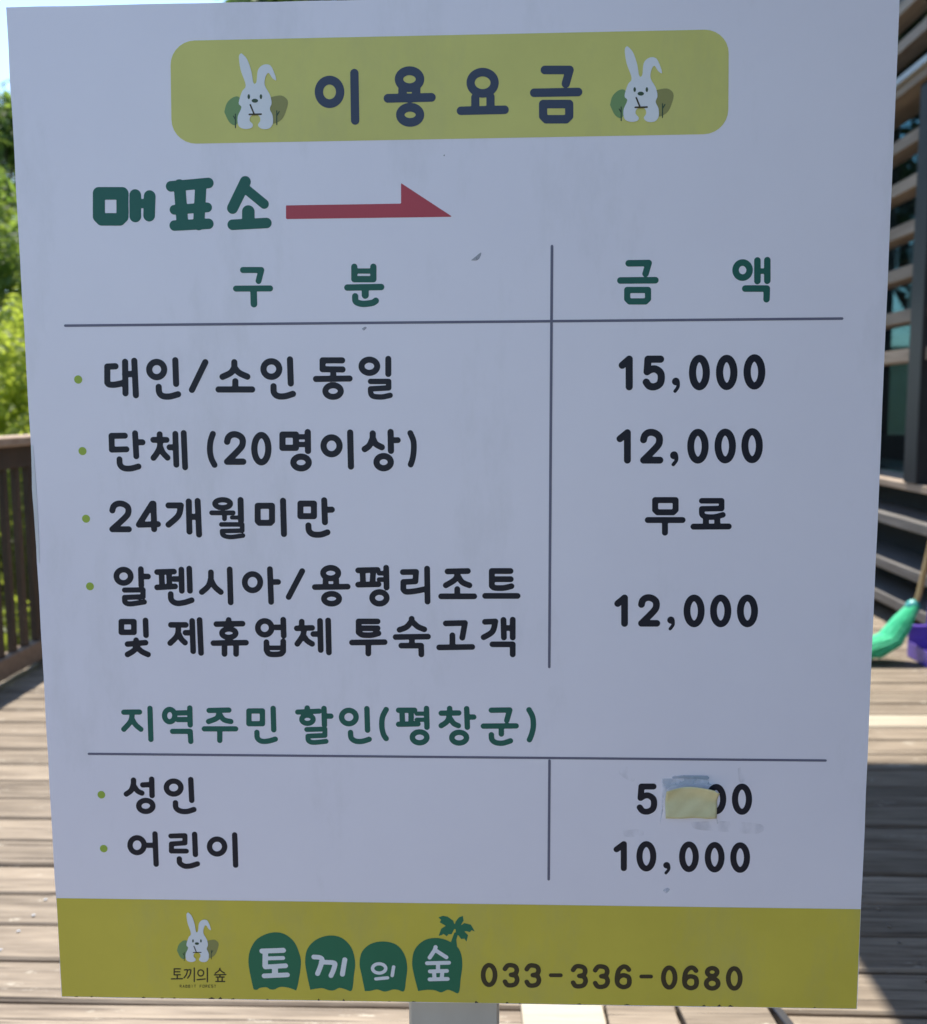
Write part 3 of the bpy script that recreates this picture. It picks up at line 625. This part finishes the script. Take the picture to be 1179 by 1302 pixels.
a = Art().text(I_, 'B 225 563 300 630; L 335 570 337 630; L 297 650 297 662; L 262 666 335 660; S 302 664 290 690 262 708; S 302 680 320 696 345 708;'
  'L 438 588 498 588; S 468 592 464 630 435 662; S 470 625 480 645 495 660; L 497 620 520 620; L 524 572 528 695; L 554 568 560 702; L 672 568 672 582; L 622 585 728 583; O 633 593 712 650 @23; L 610 662 742 660; L 655 668 655 706; L 702 668 702 706;'
  'O 778 560 858 640; L 893 567 895 632; L 862 598 890 598; L 825 658 825 690; L 893 655 893 695; L 825 681 893 681 @20; S 825 690 838 706 880 706 893 695;'
  'L 968 575 968 590; L 948 602 1010 600; S 978 602 972 632 950 665; S 978 636 990 652 1010 665; L 1015 625 1040 625; L 1042 572 1045 690; L 1075 570 1078 700', 24)
a.text(J_, 'L 272 322 358 322; L 272 322 272 372; L 275 353 358 353; S 272 372 290 383 330 384 362 376; L 242 418 390 416; L 316 425 316 468; L 513 310 513 325; S 513 320 490 347 458 360; S 513 320 540 345 570 358; L 440 393 587 391; L 514 398 514 425; L 466 432 556 432; L 556 432 557 472;'
  'L 668 331 755 329; L 755 329 743 396; L 698 385 698 430; L 638 440 788 438; L 846 324 893 322; S 893 322 880 368 840 394; L 930 315 932 395; L 972 314 972 395; L 932 352 972 352; L 880 426 972 426; L 972 426 972 472', 27)
lettering(a, M['black'])
num(a := Art(), H_, '12,000', [(347, 897, 416, 1054), (462, 897, 569, 1053), (603, 1003, 645, 1071), (682, 897, 784, 1056), (810, 897, 913, 1056), (940, 897, 1042, 1056)], 33); lettering(a, M['black'])
a = Art().text(K_, 'L 112 104 193 103; S 155 107 148 150 112 192; S 155 140 172 168 200 192; L 247 84 252 245; O 308 75 390 168; L 385 108 445 107; L 390 142 445 142; L 453 82 455 170; L 364 203 455 203; L 455 203 458 255;'
  'L 553 95 655 93; S 605 98 595 133 550 152; S 605 110 628 142 665 152; L 528 190 690 190; L 608 198 608 250; B 744 83 843 178; L 884 84 887 195; S 800 208 803 238 825 254 860 253 895 243', 29)
a.text(L_, 'L 72 70 72 84; L 30 88 125 84 @24; O 36 90 110 150 @24; L 146 72 148 145; L 148 106 176 106; L 70 165 150 163 @23; L 150 163 150 190 @23; L 150 191 75 194 @23; S 75 194 78 214 100 222 155 217 @23;'
  'O 211 68 300 152; L 335 73 338 168; S 263 178 266 202 285 216 315 217 345 208; S 420 77 404 110 401 150 408 185 420 205; L 475 80 545 80; L 490 85 492 140; L 530 85 530 140; L 475 142 560 140; L 555 95 590 95 @20; L 555 122 590 122 @20; L 598 72 600 155; O 523 163 612 236;'
  'L 700 72 700 85; L 663 93 740 92; S 700 96 690 128 663 148; S 702 116 718 138 738 148; L 775 73 778 155; L 778 110 806 110; O 697 165 787 237; L 884 80 965 79; L 965 79 952 125; L 849 150 993 149; L 928 155 928 185; S 884 188 887 210 905 223 935 225 968 215; S 1050 78 1066 110 1069 150 1062 185 1052 210', 25)
lettering(a, M['green'], 1, 'dark green lettering above the lower table line')
lettering(Art().text(K_, 'L 162 455 162 480; S 162 475 150 508 125 527; S 162 482 182 510 205 522; L 210 480 250 478; L 256 450 258 535; O 174 545 277 632; O 317 445 422 542; L 458 452 463 560; S 379 572 382 599 405 615 440 617 474 607', 30), M['black'])
lettering(Art().text(K_, 'O 129 738 232 845; L 235 792 265 792; L 273 733 279 890; L 355 744 428 742 @28; L 428 742 428 778 @28; L 428 780 358 785 @28; L 358 785 358 818 @28; L 358 822 435 822 @28; L 478 735 482 840; S 399 862 402 884 425 899 455 899 492 888; O 540 745 648 852; L 685 738 690 895', 30), M['black'])
lettering(Art().digit(M_, '5', (234, 170, 358, 357), 38), M['black'])
num(a := Art(), M_, '00', [(650, 172, 772, 357), (805, 170, 927, 360)], 38); lettering(a, M['black'], 1, 'price lettering partly covered by the yellowed patch')
num(a := Art(), M_, '10,000', [(95, 515, 180, 698), (232, 515, 353, 700), (393, 640, 443, 717), (488, 517, 608, 704), (642, 520, 762, 706), (795, 522, 915, 708)], 38); lettering(a, M['black'])
num(a := Art(), P_, '0333360680', [(66, 105, 133, 203), (152, 106, 220, 204), (238, 107, 306, 205), (421, 110, 490, 208), (508, 111, 577, 210), (594, 112, 663, 211), (777, 115, 843, 213), (860, 116, 928, 215), (946, 117, 1013, 217), (1033, 118, 1100, 217)], 20)
a.text(P_, 'L 343 155 382 155; L 700 160 738 160', 17); lettering(a, M['brown'], 2, 'dark brown telephone number on the footer band')
# table rules and bullets
Art().text(PX, 'L 83 414 1071 405', 3.2).build('table_line', M['rule'], sg, 1)
Art().text(PX, 'L 113 958.5 1050 967', 3.2).build('table_line', M['rule'], sg, 1)
Art().text(PX, 'L 702 313 698.5 848', 3.4).build('table_line', M['rule'], sg, 2)
Art().text(PX, 'L 698.8 967 697.8 1118', 3.4).build('table_line', M['rule'], sg, 2)
for x, y in ((99.5, 482.5), (105, 573.5), (109.5, 659.5), (114.5, 745.5), (129, 1010.5), (132, 1079)): Art().dot(PX, x, y, 5.2).build('bullet', M['dot'], sg, 1, .0004)

# rabbit and tree emblem (three times)
RB = [(333, 148), (323, 162), (330, 215), (350, 275), (335, 300), (322, 345), (333, 362), (318, 400), (322, 435), (345, 447), (372, 443), (378, 430), (366, 415), (369, 398), (388, 388), (404, 398), (407, 415), (398, 432), (412, 446), (440, 446), (456, 428), (456, 395), (445, 368), (452, 345), (445, 312), (425, 275), (428, 242), (440, 226), (455, 247), (470, 255), (462, 225), (446, 196), (420, 194), (398, 215), (392, 262), (380, 265), (372, 220), (355, 172)]
def emblem(T, ly):
    e = Art().poly(T, RB, True).build('rabbit_emblem', M['white'], sg, ly+2, .0005); e['label'] = 'white rabbit emblem between two small trees'
    for pts, mm in (([(265, 380), (275, 345), (300, 322), (326, 324), (334, 380), (312, 430), (285, 420)], 'treeg'), ([(446, 322), (490, 315), (515, 335), (510, 370), (490, 410), (450, 420)], 'treeo')):
        Art().poly(T, pts, True).build('tree_print', M[mm], e, ly, .0005)
    Art().text(T, 'L 309 442 309 388; L 309 410 301 396; L 472 430 472 375; L 472 395 482 378', 4).build('twig_print', M['trunkp'], e, ly+1, .0005)
    for x in (362, 410): Art().poly(T, [(x+5*math.cos(k*.628), 320+10*math.sin(k*.628)) for k in range(10)]).build('eye', M['trunkp'], e, ly+3, .0004)
    Art().poly(T, [(386+13*math.cos(k*.628), 336+8*math.sin(k*.628)) for k in range(10)]).build('nose', M['trunkp'], e, ly+3, .0004)
    Art().text(T, 'L 368 352 382 386; L 364 390 411 389', 6).build('mouth', M['brown'], e, ly+3, .0004)
emblem(A_, 2)
emblem((200+490.6-.25, 20-9.0, 3.1026), 2)
sF = 3.1026/.655
emblem((239.6-333/sF, 1159.6-148/sF, sF), 2)
lettering(Art().text(N_, 'L 116 492 158 492; L 116 492 116 532; L 116 512 154 512; L 116 533 158 532; L 137 535 137 558; L 97 561 172 559; S 186 500 205 499 200 530 183 553; S 212 500 229 499 224 530 208 555; L 253 486 253 578; O 272 494 322 546; L 272 566 328 561; L 342 488 342 580; S 428 488 420 505 396 522; S 428 496 440 510 458 520; L 390 533 468 531; L 428 533 428 546; L 402 548 456 548; L 414 548 414 574; L 443 548 443 574; L 400 578 460 578', 10), M['brown'], 2, 'small dark brown lettering under the rabbit emblem', cell=.0004)
TL = {'R': 'L 0 1 0 0; L 0 0 .9 .05; L .9 .05 .9 .45; L .9 .45 0 .5; L .4 .5 1 1', 'A': 'L 0 1 .5 0; L .5 0 1 1; L .2 .65 .8 .65', 'B': 'L 0 0 0 1; L 0 0 .8 0; L .8 0 .9 .45; L .9 .45 0 .5; L .9 .5 1 1; L 1 1 0 1', 'I': 'L .5 0 .5 1', 'T': 'L 0 0 1 0; L .5 0 .5 1', 'F': 'L 0 0 1 0; L 0 0 0 1; L 0 .5 .8 .5', 'O': 'L 0 0 1 0; L 1 0 1 1; L 1 1 0 1; L 0 1 0 0', 'E': 'L 0 0 1 0; L 0 0 0 1; L 0 .5 .8 .5; L 0 1 1 1', 'S': 'L 1 0 0 0; L 0 0 0 .5; L 0 .5 1 .5; L 1 .5 1 1; L 1 1 0 1'}
a = Art()
for k, ch in enumerate('RABBIT FOREST'):
    if ch == ' ': continue
    x = 155+k*19.5
    for it in TL[ch].split(';'):
        p = [float(q) for q in it.split()[1:]]
        a.line(N_, [(x+p[0]*11, 602+p[1]*17), (x+p[2]*11, 602+p[3]*17)], 3.2)
lettering(a, M['brown'], 2, cell=.00025)
# green dome tiles
def tile(T, pts, src, w, extra=None):
    art = Art().poly(T, pts, True)
    for e in extra or []: art.poly(T, e)
    t = art.build('dome_tile', M['tile'], sg, 2, .0005)
    Art().text(T, src, w).build('letter', M['white'], t, 3, .0005)
tile(N_, [(657, 632), (640, 560), (622, 450), (632, 370), (670, 300), (730, 260), (800, 243), (870, 256), (935, 310), (970, 390), (980, 450), (970, 540), (950, 632), (930, 632), (900, 622), (860, 615), (830, 618), (800, 632), (770, 632), (745, 618), (700, 622), (680, 635)],
     'L 715 370 860 365 @38; L 738 375 736 470 @40; L 745 420 858 417 @30; L 738 478 875 470 @36; L 803 480 803 530 @44; L 730 539 887 532 @36', 36)
tile(O_, [(72, 582), (50, 480), (40, 400), (55, 325), (110, 268), (190, 243), (270, 258), (330, 320), (353, 410), (345, 490), (332, 585), (290, 578), (255, 570), (220, 585), (190, 585), (150, 572), (110, 575)],
     'L 95 376 128 378; S 128 378 146 392 134 440 118 480; L 142 408 200 410; S 200 410 226 418 216 460 202 492; L 288 393 273 484', 33)
tile(O_, [(413, 590), (395, 500), (380, 420), (395, 345), (450, 295), (530, 280), (610, 300), (660, 360), (678, 440), (670, 520), (658, 590), (620, 582), (590, 580), (555, 590), (530, 592), (490, 580), (450, 588)],
     'O 450 407 555 488; L 482 513 555 506; L 593 438 584 492', 23)
tile(O_, [(746, 590), (720, 490), (708, 410), (725, 330), (780, 275), (850, 258), (920, 270), (985, 308), (1015, 360), (1022, 430), (1012, 510), (1000, 600), (960, 590), (930, 582), (890, 598), (850, 585), (800, 582)],
     'L 855 314 848 340; L 848 335 818 380; L 856 335 922 378; L 802 415 938 412; L 870 415 870 460; L 820 466 925 463; L 845 465 848 512; L 897 465 893 512; L 818 516 930 513', 27,
     [[(985, 205), (965, 150), (930, 125), (900, 120), (872, 130), (890, 145), (880, 160), (915, 180), (940, 195)], [(975, 195), (925, 178), (890, 200), (874, 245), (895, 240), (903, 232), (925, 248), (935, 235), (955, 235)],
      [(968, 195), (980, 155), (1000, 130), (1025, 120), (1030, 150), (1020, 165), (1005, 195)], [(980, 200), (1035, 165), (1075, 175), (1100, 218), (1080, 210), (1070, 222), (1045, 215), (1010, 222)],
      [(980, 195), (1025, 208), (1058, 240), (1048, 282), (1035, 262), (1015, 265), (1000, 245), (980, 230)], [(950, 285), (972, 225), (998, 220), (985, 270), (990, 320)]])
# dirt: scuffs on the film
Art().poly(PX, [(599, 331), (605, 326), (612, 321), (610, 328), (606, 331)], True).build('scuff', M['scuff'], sg, 1, .0003)
Art().poly(PX, [(460, 418), (464, 415.5), (466.5, 416.5), (463, 420)], True).build('scuff', M['scuff'], sg, 1, .0003)
Art().dot(PX, 565, 197.5, .9).build('scuff', M['scuff'], sg, 1, .0003)
Art().poly(PX, [(843, 1132), (848, 1129), (852, 1131), (847, 1136)], True).build('scuff', M['residue'], sg, 1, .0003)
# glue residue and torn, half peeled yellowed patch over the price
Art().poly(M_, [(388, 142), (450, 140), (462, 120), (660, 124), (668, 168), (690, 178), (560, 172), (440, 186), (402, 215), (392, 330), (372, 425), (384, 330)]).build('glue_residue', M['residue'], sg, 3, .0004)
Art().poly(M_, [(450, 128), (560, 122), (660, 126), (655, 146), (560, 140), (455, 140)], True).build('glue_residue', M['residue2'], sg, 4, .0004)
Art().poly(M_, [(708, 370), (718, 372), (722, 410), (716, 412)]).build('glue_residue', M['residue'], sg, 4, .0004)
for pts in ([(135, 40), (215, 35), (225, 120), (210, 160), (130, 110)], [(560, 400), (760, 395), (980, 415), (960, 470), (700, 455), (580, 440)], [(840, 80), (880, 70), (885, 150), (850, 160)], [(150, 450), (260, 445), (270, 480), (170, 490)]):
    Art().poly(M_, pts, True).build('dust_smear', M['dust'], sg, 3, .001)
for k in range(22):                                     # nicks along the lower edge of the film
    x = random.uniform(90, 1080); y = 1268.2+(x-78)*.01483
    Art().poly(PX, [(x-random.uniform(1, 5), y-.9), (x, y-random.uniform(1.4, 4.2)), (x+random.uniform(1, 5), y-.9)]).build('edge_nick', M['brown'], sg, 2, .0003)
bm = bmesh.new(); nx, nz = 22, 14; gr = []
for j in range(nz+1):
    row = []; t = j/nz
    for i in range(nx+1):
        s = i/nx
        xl = 402+4*t; xr = 714-3*t
        ytop = 168+34*abs(s-.52)**1.6*2.1+ (8 if s > .93 else 0); yb_ = 374+2*math.sin(s*9)
        x = xl+(xr-xl)*s; y = ytop+(yb_-ytop)*t
        X, Z = board(M_[0]+x/M_[2], M_[1]+y/M_[2])
        curl = .0095*max(0, 1-t/.48)**1.5*(1-.25*math.sin(s*5)) + .0004*math.sin(s*14+t*9)
        row.append(bm.verts.new((X, YS-.0026-curl, Z)))
    gr.append(row)
for j in range(nz):
    for i in range(nx): bm.faces.new((gr[j][i], gr[j+1][i], gr[j+1][i+1], gr[j][i+1]))
pt = from_bm('paper_patch', bm, M['tape'], sg, smooth=True); pt['label'] = 'yellowed torn paper patch covering part of a price'
sm = pt.modifiers.new('thick', 'SOLIDIFY'); sm.thickness = .0004; sm.offset = 0
# film lifting at the left edge of the panel
bm = bmesh.new(); rows = []
for k in range(15):
    t = k/14; y = 566+150*t; xe = 8.8+.0552*y
    bulge = math.sin(math.pi*t)**.8
    X0, Z0 = board(xe+2.0+1.5*bulge, y); X1, Z1 = board(xe-.3-.8*max(0, math.sin(math.pi*min(1, t*1.3)))**8, y)
    rows.append((bm.verts.new((X0, YS-.0006, Z0)), bm.verts.new((X1, YS-.0007-.0018*bulge, Z1))))
for k in range(14): bm.faces.new((rows[k][0], rows[k+1][0], rows[k+1][1], rows[k][1]))
lf = from_bm('lifted_film', bm, M['panel_core'], sg, smooth=True); lf['label'] = 'strip of white film lifting off the panel edge'
